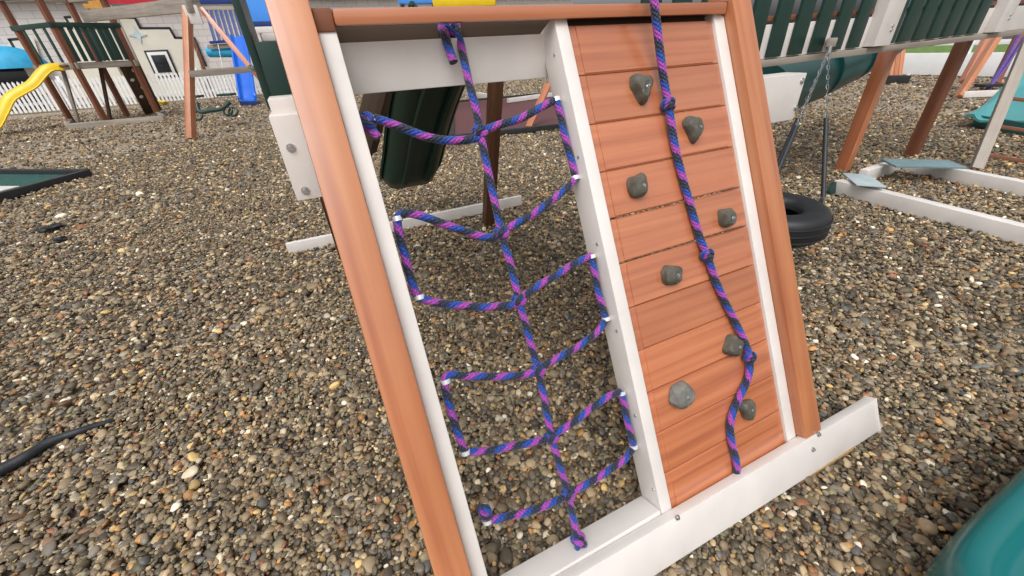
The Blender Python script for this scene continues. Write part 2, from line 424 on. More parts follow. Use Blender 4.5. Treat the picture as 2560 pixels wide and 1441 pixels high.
e2r = ng.nodes.new('FunctionNodeEulerToRotation')
ng.links.new(nattr('rot', 'FLOAT_VECTOR'), e2r.inputs[0])
ng.links.new(gi.outputs[0], iop.inputs['Points']); ng.links.new(ci.outputs[0], iop.inputs['Instance'])
ng.links.new(e2r.outputs[0], iop.inputs['Rotation']); ng.links.new(nattr('scl', 'FLOAT_VECTOR'), iop.inputs['Scale'])
ng.links.new(iop.outputs[0], go.inputs[0])
md = gravel.modifiers.new('pebbles', 'NODES'); md.node_group = ng

# ------------------------------------------------------------------ the climbing tower in front
tower = thing('play_tower', 'cedar and white climbing tower with plank wall beside an open rope net', 'playset', (-0.05, 0.0, 0.0))
V = M['vinyl']
def wallbox(name, u0, u1, s0, s1, d0, d1, mat, along='s', parent=None, bev=0.004):
    c = PP((u0+u1)/2, (s0+s1)/2, (d0+d1)/2)
    if along == 's': return obj(name, box_bm(s1-s0, u1-u0, d1-d0, bev), mat, parent or tower, frame(c, ES, EN))
    return obj(name, box_bm(u1-u0, s1-s0, d1-d0, bev), mat, parent or tower, frame(c, EX, EN))
wallbox('post', -0.771, -0.686, 0.0, 2.35, -0.046, 0.043, M['cedar_post'], bev=0.006)
wallbox('post', 0.592, 0.681, -0.0215, 2.35, -0.046, 0.043, M['cedar_post'], bev=0.006)
wallbox('rail', -0.684, -0.644, -0.02, 1.525, -0.086, 0.005, V)
wallbox('rail', -0.069, -0.0265, -0.05, 1.522, -0.088, 0.006, V)
wallbox('rail', 0.5415, 0.590, -0.08, 1.522, -0.088, 0.006, V)
def plank(s0, s1):
    """one wall plank: a low back with a raised, chamfered face"""
    bm = bmesh.new(); lx, ly = 0.567, s1-s0-0.0022
    def blk(x0, x1, y0, y1, z0, z1, cx, cy, cz):
        a = [bm.verts.new(v) for v in ((x0, y0, z0), (x1, y0, z0), (x1, y1, z0), (x0, y1, z0))]
        b = [bm.verts.new(v) for v in ((x0, y0, z1-cz), (x1, y0, z1-cz), (x1, y1, z1-cz), (x0, y1, z1-cz))]
        c = [bm.verts.new(v) for v in ((x0+cx, y0+cy, z1), (x1-cx, y0+cy, z1), (x1-cx, y1-cy, z1), (x0+cx, y1-cy, z1))]
        bm.faces.new(a[::-1]); bm.faces.new(c)
        for r0, r1 in ((a, b), (b, c)):
            for i in range(4): bm.faces.new((r0[i], r0[(i+1) % 4], r1[(i+1) % 4], r1[i]))
    blk(-lx/2, lx/2, -ly/2, ly/2, -0.022, -0.0035, 0.001, 0.0018, 0.0015)
    blk(-0.2575, 0.2575, -ly/2+0.0008, ly/2-0.0008, -0.0075, 0.0, 0.0022, 0.0030, 0.0050)
    return obj('plank', bm, M['cedar'], tower, frame(PP(0.257, (s0+s1)/2, pr_.uniform(-0.0008, 0.0008)), EX, EN), smooth=False)
S10 = 0.0998
edges = [-0.05] + [S10 + 0.14*k for k in range(11)]
for k in range(11):
    g0 = 0.0025 if k == 6 else 0.0
    plank(edges[k]+(0.003 if k == 6 else 0), edges[k+1]-(0.003 if k == 6 else 0))
wallbox('batten', -0.02, 0.535, 1.4985, 1.53, -0.03, -0.020, M['darkbrown'], along='u')
tb0, tb1 = yp(840, 62, 0.665), yp(1640, 10, 0.665)
zb0, zb1 = yp(1300, 51, 0.665).z, yp(1300, 13, 0.665).z
obj('top_beam', box_bm(1.222, 0.06, zb1-zb0, 0.007), M['cedar'], tower, Matrix.Translation((-0.033, 0.695, (zb0+zb1)/2)))
slab('spacer', (-0.665, 0.700, (zb0+zb1)/2-0.004), (0.040, 0.05, zb1-zb0+0.012), M['brown'], tower)
slab('spacer', (0.584, 0.700, (zb0+zb1)/2), (0.013, 0.05, zb1-zb0+0.006), M['brown'], tower)
# header behind the net and the crosspiece below it
hz0, hz1 = yp(1120, 217, 0.735).z, yp(1120, 96, 0.735).z
obj('header_board', box_bm(0.66, 0.032, hz1-hz0, 0.004), V, tower, Matrix.Translation((-0.36, 0.751, (hz0+hz1)/2)))
obj('gap_shade_board', box_bm(1.36, 0.038, zb1-hz1+0.03, 0.004), M['darkbrown'], tower, Matrix.Translation((-0.045, 0.80, (zb1+hz1-0.05)/2)))  # dark-coloured board standing in for the shade in the gap under the deck
wallbox('cross_board', -0.643, -0.070, -0.037, 0.001, -0.088, 0.0045, V, along='u')
# white footing board across the front, tilted with the wall
p0, p1 = pl(1240, 1441+90, 0.024), None
a = PP(-0.905, -0.068, 0.026); b = PP(1.018, -0.098, 0.026)
gb = obj('footing_board', box_bm((b-a).length, 0.139, 0.038, 0.005), V, tower, frame((a+b)/2, b-a, EN))
for (x, y) in ((2046, 1086), (2032, 1124), (1693, 1294)):
    bolt('bolt', pl(x, y, 0.0455), EN, gb, 0.006)
slab('support_block', gp(2052, 1150, -0.012), (0.30, 0.06, 0.030), M['rawwood'], tower, -0.02)
obj('end_cap', box_bm(0.012, 0.145, 0.043, 0.003), V, gb, frame(b+(b-a).normalized()*0.004, b-a, EN))
# screws along the centre rail
for (x, y) in ((1386, 137), (1446, 393), (1493, 611), (1542, 828), (1588, 1040), (1633, 1225)):
    r = ray(x, y); t = (-0.0692-CAM.x)/r.x
    bolt('screw', CAM+r*t, (-1, 0, 0), tower, 0.0035, 0.0015)
# white end brackets with bolts left and right behind the posts
Yb = 0.66
br = slab('bracket_block', (-0.765, Yb+0.045, 1.205), (0.14, 0.09, 0.20), V, tower)
slab('bracket_cap', (-0.770, Yb+0.07, 1.320), (0.115, 0.09, 0.036), V, tower)
for (x, y) in ((727, 370), (763, 477)):
    bolt('bolt', yp(x, y, Yb), (0, -1, 0), br, 0.007)
br = slab('bracket_block', (0.885, Yb+0.045, 1.18), (0.43, 0.09, 0.175), V, tower)
for (x, y) in ((2005, 203), (1989, 270)):
    bolt('bolt', yp(x, y, Yb), (0, -1, 0), br, 0.008)
# green side wall of the deck, seen edge-on
slab('side_panel', (-0.79, 1.22, 1.365), (0.115, 0.03, 0.20), M['green'], tower)
for k in range(3):
    y = 1.24+k*0.18
    slab('side_slat', (-0.862-0.004*k, y+0.06, 1.62), (0.022, 0.14, 0.78 if k else 0.70), M['green'], tower)
for (x, y) in ((631, 135), (627, 168), (634, 172)):
    bolt('bolt', dp(x, y, 1.52), (0.2, -1, 0), tower, 0.006)
slab('deck_edge', (-0.76, 1.30, 1.478), (0.13, 0.06, 0.022), V, tower)
# deck boards above
for k in range(8):
    slab('deck_board', (-0.045, 0.90+k*0.146, zb1-0.022), (1.40, 0.139, 0.03), M['cedar'], tower)
for x in (-0.72, 0.62):
    beam('deck_joist', (x, 0.83, zb1-0.08), (x, 2.05, zb1-0.08), 0.038, 0.08, M['brown'], tower)
# rear legs and rear footing board
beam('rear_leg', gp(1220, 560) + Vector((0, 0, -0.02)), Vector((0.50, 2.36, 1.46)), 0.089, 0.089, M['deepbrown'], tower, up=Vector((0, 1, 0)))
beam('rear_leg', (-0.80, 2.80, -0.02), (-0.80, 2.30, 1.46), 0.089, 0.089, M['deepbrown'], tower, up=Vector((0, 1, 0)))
q0, q1 = gp(722, 632), gp(1303, 512)
beam('rear_footing', q0+Vector((0, 0, 0.035)), q1+Vector((0, 0, 0.05)), 0.038, 0.10, V, tower)
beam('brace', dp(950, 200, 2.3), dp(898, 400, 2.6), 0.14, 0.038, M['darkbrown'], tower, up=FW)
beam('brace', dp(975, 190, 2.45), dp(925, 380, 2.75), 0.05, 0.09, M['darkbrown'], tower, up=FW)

# hand holds bolted to the wall
HOLDS = [(1605, 218, 0.036, 0.042, 'tri'), (1735, 320, 0.033, 0.040, 'tri'), (1595, 465, 0.035, 0.036, 'rnd'), (1818, 545, 0.032, 0.034, 'rnd'),
         (1680, 688, 0.038, 0.033, 'rnd'), (1835, 865, 0.040, 0.038, 'rnd'), (1705, 990, 0.046, 0.046, 'blob'), (1868, 1022, 0.030, 0.036, 'tri')]
for i, (x, y, rx, ry, kind) in enumerate(HOLDS):
    bm = bmesh.new(); bmesh.ops.create_icosphere(bm, subdivisions=3, radius=1.0)
    off = Vector((i*5.1, i*2.7, 1.3))
    for v in bm.verts:
        c = v.co.copy(); ang = math.atan2(c.y, c.x); rr = math.hypot(c.x, c.y)
        if kind == 'tri': f = 1.0+0.20*math.cos(3*(ang+math.pi/2+0.12))
        elif kind == 'blob': f = 1.0+0.05*math.cos(5*ang+1)+0.07*math.cos(2*ang)
        else: f = 1.0+0.09*math.cos(4*ang+0.6+i)
        nn = noise.noise(c*1.5+off)*0.20+noise.noise(c*3.4+off)*0.06
        h = max(c.z, -0.25); h = h if h < 0.72 else 0.72+(h-0.72)*0.35
        dip = 0.22*math.exp(-((c.x-0.18)**2+(c.y+0.12)**2)/0.05) if c.z > 0 else 0
        v.co = Vector((c.x*f*(1+nn)*rx, c.y*f*(1+nn)*ry, (h*(1+nn*0.8)-dip)*0.034))
    base = pl(x, y, 0.012); base = base - EN*0.006
    hd = obj('hand_hold', bm, M['hold_pale' if kind == 'blob' else 'hold'], tower, frame(base, EX, EN), ang=24)
    bolt('bolt', base + EX*rx*0.18 - ES*ry*0.12 + EN*0.0215, EN, hd, 0.0048, 0.004, M['steel'])

# ------------------------------------------------------------------ rope net
net = thing('cargo_net', 'purple and blue striped rope net strung between the white rails', 'rope net', (-0.345, 0.02, 0.12))
RN = 0.0112
DN = -0.045
def N(x, y, d=DN): return pl(x, y, d)
def rope(parent, pix, r, name='rope', n=8, d=DN, seg=12):
    pts = [N(*p) if len(p) == 2 else N(p[0], p[1], p[2]) for p in pix]
    return obj(name, tube_bm(spline(pts, n), r, seg, v0=rnd.uniform(0, 1)), M['rope'], parent, ang=80)
def knot(parent, c, ax, up, r, size=1.0, name='knot'):
    ax = ax.normalized(); up = (up-ax*up.dot(ax)).normalized(); sd = ax.cross(up)
    pth = []
    for k in range(49):
        t = 2*math.pi*k/48
        R_, a_ = (1.15+0.52*math.cos(3*t))*r*size, 0.75*math.sin(3*t)*r*size
        pth.append(c + up*(R_*math.cos(2*t)) + sd*(R_*math.sin(2*t)) + ax*a_*1.5)
    return obj(name, tube_bm(pth, r*0.80, 10, cap=False), M['rope'], parent, ang=80)
K = [(1200, 330), (1254, 582), (1297, 750), (1345, 925), (1378, 1093), (1420, 1236)]
rope(net, [(1141, 58, -0.072), (1143, 80, -0.066), (1152, 112, -0.060), (1172, 205), (1190, 275), (1200, 330), (1226, 455), (1254, 582), (1277, 665), (1297, 750), (1320, 835), (1345, 925), (1362, 1005),
           (1378, 1093), (1400, 1165), (1420, 1236), (1432, 1290), (1442, 1345, -0.03)], RN)
rope(net, [(1106, 66, -0.068), (1111, 84, -0.052), (1120, 115, -0.045), (1134, 156, -0.040)], RN*1.05, 'rope_tail')
knot(net, N(1116, 72, -0.072), EX, ES, RN, 1.0)
for (x, y) in K: knot(net, N(x, y), ES, EX, RN, 0.78)
knot(net, N(1447, 1352, -0.03), EX, EN, RN, 1.0)
rope(net, [(925, 297), (950, 300), (1010, 322), (1075, 345), (1140, 352), (1200, 345)], RN)
rope(net, [(1200, 330), (1250, 312), (1300, 297), (1350, 270), (1388, 250)], RN)
rope(net, [(1390, 250), (1402, 290), (1412, 340), (1428, 400), (1438, 443)], RN)
rope(net, [(1438, 446), (1420, 468), (1385, 497), (1330, 538), (1285, 562), (1254, 580)], RN)
rope(net, [(1254, 590), (1215, 594), (1160, 578), (1095, 555), (1045, 538), (1012, 534), (994, 548), (999, 590), (1010, 630), (1025, 690), (1042, 740)], RN)
rope(net, [(1048, 744), (1090, 757), (1150, 764), (1220, 768), (1297, 760)], RN)
rope(net, [(1297, 748), (1350, 712), (1400, 683), (1440, 657), (1478, 640)], RN)
rope(net, [(1480, 642), (1488, 690), (1498, 740), (1514, 794)], RN)
rope(net, [(1516, 797), (1495, 828), (1450, 864), (1400, 892), (1345, 922)], RN)
rope(net, [(1345, 930), (1290, 940), (1220, 942), (1160, 940), (1122, 938), (1112, 960), (1122, 1010), (1140, 1070), (1160, 1126)], RN)
rope(net, [(1166, 1130), (1215, 1128), (1270, 1118), (1325, 1108), (1378, 1095)], RN)
rope(net, [(1378, 1090), (1425, 1062), (1480, 1020), (1520, 992), (1552, 980)], RN)
rope(net, [(1554, 984), (1562, 1020), (1572, 1070), (1584, 1112)], RN)
rope(net, [(1584, 1118), (1560, 1150), (1510, 1184), (1465, 1212), (1420, 1234)], RN)
rope(net, [(1420, 1240), (1370, 1262), (1320, 1280), (1265, 1293), (1216, 1303)], RN)
rope(net, [(922, 300), (930, 325), (946, 345)], RN, 'rope_tail')
knot(net, N(916, 306), EX, ES, RN, 0.9)
knot(net, N(1212, 1282), EX, ES, RN, 0.85)
def clip(x, y):
    c = N(x, y); bm = bmesh.new()
    pth = [Vector((0, math.cos(t)*RN*1.25, math.sin(t)*RN*1.25)) for t in [2*math.pi*k/20 for k in range(21)]]
    for i in range(20):
        pass
    bmesh.ops.create_cone(bm, cap_ends=False, segments=20, radius1=RN*1.22, radius2=RN*1.22, depth=0.012)
    bmesh.ops.solidify(bm, geom=list(bm.faces), thickness=0.0018)
    return obj('rope_clip', bm, M['clip'], net, frame(c, EX, (ES*0.6+EX*0.8*(1 if x < 1250 else -1)).normalized()), ang=40)
for p in ((927, 300), (993, 548), (1049, 743), (1114, 953), (1164, 1130), (1218, 1302), (1390, 250), (1438, 445), (1479, 641), (1515, 797), (1553, 982), (1584, 1116), (1448, 1348)):
    clip(*p)

# ------------------------------------------------------------------ climbing rope on the wall
cr = thing('climbing_rope', 'knotted purple and blue climbing rope hanging down the plank wall', 'rope', PP(0.38, 0.05, 0.03))
RC = 0.0125
rope(cr, [(1628, -60, 0.075), (1635, 0, 0.072), (1645, 90, 0.05), (1658, 190, 0.03), (1671, 262, 0.022), (1686, 360, 0.016), (1705, 440, 0.0145), (1722, 500, 0.0145), (1748, 590, 0.0145), (1768, 640, 0.0165),
           (1788, 700, 0.0145), (1815, 760, 0.0145), (1838, 805, 0.016), (1862, 856, 0.022), (1875, 900, 0.017), (1868, 950, 0.0145), (1845, 1000, 0.0145), (1827, 1050, 0.0145), (1828, 1100, 0.0145), (1840, 1150, 0.0145), (1842, 1185, 0.013)], RC, n=8, seg=14)
for (x, y) in ((1671, 262), (1768, 638), (1874, 893)):
    knot(cr, pl(x, y, 0.022), ES, EN, RC, 0.70)

# ------------------------------------------------------------------ dark green slide behind the net
def sweep(name, path, prof, mat, parent=None, thick=0.02, side=None, n=14):
    """a channel: profile points (across, up) carried along a path; given real thickness"""
    pth = spline(path, n) if n > 1 else [Vector(p) for p in path]
    bm = bmesh.new(); rings = []
    for i, p in enumerate(pth):
        t = (pth[min(i+1, len(pth)-1)]-pth[max(i-1, 0)]).normalized()
        sdv = side.normalized() if side is not None else t.cross(Vector((0, 0, 1))).normalized()
        sdv = (sdv-t*sdv.dot(t)).normalized(); upv = sdv.cross(t)
        rings.append([bm.verts.new(p+sdv*a_+upv*b_) for a_, b_ in prof])
    for i in range(len(rings)-1):
        for k in range(len(prof)-1):
            bm.faces.new((rings[i][k], rings[i][k+1], rings[i+1][k+1], rings[i+1][k]))
    bmesh.ops.recalc_face_normals(bm, faces=bm.faces)
    bmesh.ops.solidify(bm, geom=list(bm.faces), thickness=thick)
    return obj(name, bm, mat, parent, ang=50)
def chan(w, h, lip=0.05):
    return [(-w/2-lip, h-0.03), (-w/2-lip*0.6, h), (-w/2-0.01, h), (-w/2+0.02, h*0.5), (-w/2+0.05, 0.02), (-w/2+0.1, 0), (w/2-0.1, 0), (w/2-0.05, 0.02), (w/2-0.02, h*0.5), (w/2+0.01, h), (w/2+lip*0.6, h), (w/2+lip, h-0.03)]
gs = thing('slide', 'dark green ribbed slide seen from below behind the rope net', 'slide', gp(1020, 478))
path = [dp(1150, 60, 2.45), dp(1118, 150, 2.7), dp(1085, 240, 3.0), dp(1062, 320, 3.3), dp(1045, 400, 3.65), dp(1034, 446, 3.85), dp(1030, 462, 4.02)]
sweep('slide_bed', path, chan(0.50, 0.13, 0.05), M['green_slide'], gs, 0.02, side=EX)
for dx in (-0.10, 0.12):
    sweep('rib', [Vector(p)+Vector((dx, -0.012, -0.022)) for p in path[:-1]], [(-0.02, 0.0), (-0.012, -0.022), (0.012, -0.022), (0.02, 0.0)], M['green_slide'], gs, 0.01, side=EX)

# ------------------------------------------------------------------ maroon play mat with parts lying on it
mt = thing('rubber_mat', 'maroon rubber play mat with black edging behind the net', 'mat', gp(1300, 300))
ma, mb, mc, mdp = gp(1130, 352), gp(1420, 320), gp(1520, 225), gp(1130, 262)
bm = bmesh.new()
lo = [bm.verts.new((p.x, p.y, 0.004)) for p in (ma, mb, mc, mdp)]; hi = [bm.verts.new((p.x, p.y, 0.05)) for p in (ma, mb, mc, mdp)]
bm.faces.new(hi); bm.faces.new(lo[::-1])
for i in range(4): bm.faces.new((lo[i], lo[(i+1) % 4], hi[(i+1) % 4], hi[i]))
bmesh.ops.recalc_face_normals(bm, faces=bm.faces)
obj('mat_surface', bm, M['maroon'], mt, smooth=False)
for p, q in ((ma, mb), (mb, mc), (mc, mdp), (mdp, ma)):
    beam('edging', (p.x, p.y, 0.05), (q.x, q.y, 0.05), 0.11, 0.09, M['black'], mt)
tag(beam('loose_beam', gp(1270, 258, 0.06)+Vector((0, 0, 0.06)), gp(1395, 240, 0.06)+Vector((0, 0, 0.06)), 0.10, 0.11, M['vinyl']), 'white beam lying on the far side of the maroon mat', 'beam')
tag(beam('leaning_board', gp(1322, 318, 0.06), gp(1372, 210, 0.75), 0.14, 0.05, M['cedar']), 'orange cedar board propped up on the maroon mat', 'board')
tag(beam('loose_beam', gp(1195, 240, 0.06)+Vector((0, 0, 0.04)), gp(1238, 250, 0.06)+Vector((0, 0, 0.06)), 0.10, 0.14, M['vinyl']), 'short white beam left of the brown post on the maroon mat', 'beam')

# ------------------------------------------------------------------ balcony playset on the right
bal = thing('balcony_playset', 'raised playset with dark green slat railing on brown posts at right', 'playset', gp(2190, 445))
YB = 1.70
def rz(X): return 1.258+(X-2.29)*0.0165
for (xm, ym, top) in ((2158, 290, 1.30), (2336, 262, 1.33)):
    c = gp(xm, ym, 0.58)
    beam('post', (c.x, c.y, -0.02), (c.x, c.y, top), 0.115, 0.115, M['brown'] if xm > 2300 else M['cedar'], bal, up=Vector((0, 1, 0)))
beam('bottom_rail', (0.9, YB+0.05, rz(0.9)-0.035), (6.6, YB+0.05, rz(6.6)-0.035), 0.14, 0.045, M['greywood'], bal)
beam('rim_board', (0.9, YB+0.036, rz(0.9)+0.095), (6.6, YB+0.036, rz(6.6)+0.095), 0.04, 0.21, M['vinyl'], bal)
beam('deck_edge', (0.9, YB+0.10, rz(0.9)+0.235), (6.6, YB+0.10, rz(6.6)+0.235), 0.16, 0.03, M['brown'], bal)
X = 1.18
while X < 5.4:
    if abs(X-3.60) > 0.12 and abs(X-5.6) > 0.12:
        slab('slat', (X, YB, rz(X)+0.40), (0.140 if X < 3.6 else 0.178, 0.024, 0.80), M['green'], bal)
    X += 0.236
for X0 in (3.585, 5.58):
    slab('white_post', (X0, YB-0.02, rz(X0)+0.48), (0.23, 0.09, 0.97), M['vinyl'], bal)
    for dz in (0.10, 0.13):
        bolt('bolt', (X0+0.05, YB-0.066, rz(X0)+dz), (0, -1, 0), bal, 0.009)
for xx, mt_ in ((2.78, 'lime'), (3.02, 'cyan'), (4.2, 'cyan'), (3.3, 'orange')):
    pass
g1, g2 = gp(2090, 480), gp(2600, 618)
beam('ground_beam', g1+Vector((0, 0.02, 0.055)), g2+Vector((0, 0.02, 0.055)), 0.10, 0.13, V, bal)
beam('ground_beam', gp(2262, 424)+Vector((0, 0, 0.05)), gp(2620, 500)+Vector((0, 0, 0.05)), 0.10, 0.13, V, bal)
beam('ground_beam', gp(2150, 452)+Vector((0, 0, 0.05)), gp(2240, 424)+Vector((0, 0, 0.05)), 0.08, 0.13, V, bal)
bm = bmesh.new(); bmesh.ops.create_cone(bm, cap_ends=True, segments=24, radius1=0.085, radius2=0.08, depth=0.03)
obj('end_plate', bm, M['green'], bal, frame(dp(2084, 476, (g1-CAM).dot(FW)-0.04), EX, Vector((-0.7, -0.7, 0.2))), ang=30)
tag(beam('plastic_sheet', gp(2138, 436, 0.11), gp(2178, 466, 0.16), 0.22, 0.012, M['paleblue']), 'crumpled pale blue plastic sheet over the corner of a white beam', 'sheet')
tag(beam('cover_panel', gp(2220, 408, 0.17), gp(2392, 411, 0.17), 0.30, 0.02, M['slatecover']), 'flat grey-green cover panel lying across the far white beam', 'panel')

# ladder at the far right
lad = thing('ladder', 'grey wooden ladder with dark rungs leaning at the right edge', 'ladder', gp(2440, 425))
lf = gp(2440, 424); ld_ = (lf-CAM).dot(FW); lt = dp(2574, 100, ld_*1.03)
ldir = (dp(2560, 406, ld_*0.97)-dp(2455, 388, ld_)).normalized()
lw = 0.60
beam('side_rail', lf, lt, 0.06, 0.10, M['greywood'], lad, up=ldir)
beam('side_rail', lf+ldir*lw, lt+ldir*lw, 0.06, 0.10, M['greywood'], lad, up=ldir)
for k in range(4):
    c = lf.lerp(lt, 0.115+0.215*k)
    beam('rung', c-ldir*0.02, c+ldir*(lw+0.02), 0.035, 0.035, M['brown'], lad)

# tyre swing
ty = thing('tyre_swing', 'black tyre swing hanging flat from chains beside the climbing wall', 'tyre swing', (2.1, 1.05, 0.1))
tcn = dp(1944, 546, 2.70)
bm = bmesh.new(); prof = []
for k in range(28):
    a_ = 2*math.pi*k/28
    x, z = math.cos(a_), math.sin(a_)
    prof.append((0.205+0.088*math.copysign(abs(x)**0.6, x), 0.100*math.copysign(abs(z)**0.75, z)))
SEG = 56; rings = []
for i in range(SEG):
    t = 2*math.pi*i/SEG
    rings.append([bm.verts.new((math.cos(t)*r_, math.sin(t)*r_, z)) for r_, z in prof])
for i in range(SEG):
    for k in range(28):
        if 13 <= k <= 14: continue
        bm.faces.new((rings[i][k], rings[(i+1) % SEG][k], rings[(i+1) % SEG][(k+1) % 28], rings[i][(k+1) % 28]))
bmesh.ops.recalc_face_normals(bm, faces=bm.faces)
tyo = obj('tyre', bm, M['rubber'], ty, Matrix.Translation(tcn) @ Euler((0.03, -0.05, 0)).to_matrix().to_4x4(), ang=60)
for k in range(3):
    bm = bmesh.new()
    z0 = (-0.045, 0.0, 0.045)[k]
    tube_bm([(math.cos(t)*(0.2935), math.sin(t)*0.2935, z0) for t in [2*math.pi*i/60 for i in range(61)]], 0.006, 6, bm, cap=False)
    obj('tread_ridge', bm, M['rubber'], tyo, WM[tyo.name].copy())
apx = dp(2072, 128, 2.80)
hd_ = Vector((ray(2072, 128).x, ray(2072, 128).y, 0)).normalized(); tt = (1.78-apx.y)/hd_.y
beam('hanger_arm', apx+Vector((0, 0, 0.05)), apx+hd_*tt+Vector((0, 0, 0.05)), 0.06, 0.05, M['greywood'], ty)
hang = [dp(2058, 496, (tcn-CAM).dot(FW)+0.06), dp(1905, 498, (tcn-CAM).dot(FW)+0.10), dp(1890, 556, (tcn-CAM).dot(FW)-0.10)]
for hpt in hang:
    top = apx
    mid = hpt.lerp(top, 0.54)
    tube('strap_sleeve', [hpt, mid], 0.016, M['hose'], ty, 8)
    L = (top-mid).length; nl = int(L/0.034)
    bm = bmesh.new()
    for i in range(nl):
        c = mid.lerp(top, (i+0.5)/nl); ax = (top-mid).normalized()
        sd_ = ax.orthogonal().normalized(); sd_ = (sd_ if i % 2 else ax.cross(sd_))
        tube_bm([c+ax*math.cos(t)*0.020+sd_*math.sin(t)*0.008 for t in [2*math.pi*j/10 for j in range(11)]], 0.0021, 5, bm, cap=False)
    obj('chain', bm, M['chain'], ty, ang=60)
beam('eye_bolt', hang[0]+Vector((0, 0, -0.05)), hang[0]+Vector((0, 0, 0.01)), 0.03, 0.03, M['steel'], ty, up=Vector((0, 1, 0)))
bm = bmesh.new(); bmesh.ops.create_cone(bm, cap_ends=True, segments=16, radius1=0.018, radius2=0.014, depth=0.06)
obj('swivel', bm, M['steel'], ty, Matrix.Translation(apx))

# green tube slide below the balcony
tb = thing('tube_slide', 'dark teal tube slide sloping down under the balcony railing', 'slide', gp(1960, 240))
tube('tube', spline([dp(2300, 30, 5.6), dp(2190, 110, 5.0), dp(2080, 165, 4.5), dp(1985, 205, 4.1), dp(1900, 238, 3.8)], 8), 0.27, M['tealtube'], tb, 28)
for f_ in (0.3, 0.62):
    c = dp(2190, 110, 5.0).lerp(dp(1900, 238, 3.8), f_); dr = (dp(1900, 238, 3.8)-dp(2190, 110, 5.0)).normalized()
    tube('flange', [c-dr*0.02, c+dr*0.02], 0.295, M['tealtube'], tb, 28)

# ------------------------------------------------------------------ farther right
def box_thing(name, label, cat, c, dims, mat, rotz=0.0, bev=0.01):
    return tag(slab(name, c, dims, mat, None, rotz, bev), label, cat)
ts = thing('slide', 'pale teal slide end behind the ladder at the right edge', 'slide', gp(2470, 318))
sdirn = Vector((0.35, -0.94, 0)).normalized()
e0 = gp(2440, 296, 0.12)
wv = (gp(2640, 330, 0.12)-e0).normalized()
fwd = Vector((0.72, 0.55, 0)).normalized()
cen = e0+wv*0.42
pend = gp(2655, 172, 0.70)
sweep('slide_bed', [cen, cen.lerp(pend, 0.12)+Vector((0, 0, -0.04)), cen.lerp(pend, 0.35)+Vector((0, 0, -0.08)), cen.lerp(pend, 0.7)+Vector((0, 0, -0.03)), pend, pend+(pend-cen)*0.3], chan(0.66, 0.09, 0.08), M['teal_light'], ts, 0.03, side=wv)
beam('front_lip', e0-fwd*0.02+Vector((0, 0, -0.03)), e0+wv*0.84-fwd*0.02+Vector((0, 0, -0.03)), 0.05, 0.16, M['tealtube'], ts)
sf = thing('swing_frame', 'orange wooden A-frame with purple chains in front of the white far fence', 'swing frame', gp(2400, 243))
c0 = (gp(2470, 225)-CAM).dot(FW)
q = (gp(2396, 243)-CAM).dot(FW)
beam('leg', gp(2396, 243), dp(2515, 60, q), 0.10, 0.14, M['cedar_post'], sf, up=FW)
beam('leg', dp(2408, 205, q*1.12), dp(2480, 70, q*1.12), 0.12, 0.14, M['cedar'], sf, up=FW)
beam('base_board', gp(2402, 243)+Vector((0, 0, 0.05)), gp(2530, 238)+Vector((0, 0, 0.05)), 0.10, 0.12, M['vinyl'], sf)
beam('leg', dp(2487, 210, q*1.12), dp(2562, 60, q*1.12), 0.12, 0.14, M['brown'], sf, up=FW)
for (x0, y0, x1, y1) in ((2466, 228, 2552, 80), (2472, 222, 2560, 95)):
    tube('chain', [dp(x0, y0, c0), dp((x0+x1)/2+4, (y0+y1)/2, c0), dp(x1, y1, c0)], 0.035, M['purple'], sf, 6)
beam('swing_seat', dp(2448, 215, c0), dp(2510, 212, c0), 0.25, 0.06, M['black'], sf)
sw2 = thing('bucket_seat', 'black bench seat with brown back panel beside the white far fence', 'bench', gp(2232, 208))
bd = (gp(2232, 208)-CAM).dot(FW)
beam('seat', dp(2206, 199, bd), dp(2262, 198, bd), 0.35, 0.20, M['black'], sw2)
for k in range(4):
    beam('back_slat', dp(2216+11*k, 190, bd), dp(2226+11*k, 116, bd), 0.11, 0.04, M['cedar_post'], sw2, up=FW)
# white barrier fence, lawn and road
A_, B_ = gp(2270, 186), gp(2520, 192)
fd = (B_-A_).normalized()
A_ = A_-fd*9; B_ = B_+fd*10
bf = thing('barrier_fence', 'long low white barrier with a rail above it at the far right', 'fence', A_)
beam('barrier', A_+Vector((0, 0, 0.30)), B_+Vector((0, 0, 0.30)), 0.25, 0.60, M['vinyl_far'], bf)
beam('top_rail', A_+Vector((0, 0, 0.86)), B_+Vector((0, 0, 0.86)), 0.08, 0.12, M['vinyl_far'], bf)
L = (B_-A_).length
k = 0
while k*2.35 < L:
    c = A_+fd*(k*2.35+0.8)
    beam('post', c+Vector((0, 0, 0)), c+Vector((0, 0, 0.95)), 0.13, 0.13, M['vinyl_far'], bf, up=Vector((0, 1, 0))); k += 1
nf = Vector((-fd.y, fd.x, 0))
if nf.dot(A_-CAM) < 0: nf = -nf
bm = bmesh.new()
bm.faces.new([bm.verts.new(v) for v in (A_+nf*9-fd*30, B_+nf*9+fd*30, B_+nf*26+fd*30, A_+nf*26-fd*30)])
lawn = obj('lawn', bm, M['grass'], smooth=False); tag(lawn, kind='structure')
bm = bmesh.new()
bm.faces.new([bm.verts.new(v) for v in (A_+nf*26-fd*60+Vector((0, 0, 0.004)), B_+nf*26+fd*60+Vector((0, 0, 0.004)), B_+nf*70+fd*60+Vector((0, 0, 0.004)), A_+nf*70-fd*60+Vector((0, 0, 0.004)))])
tag(obj('road', bm, M['road'], smooth=False), kind='structure')

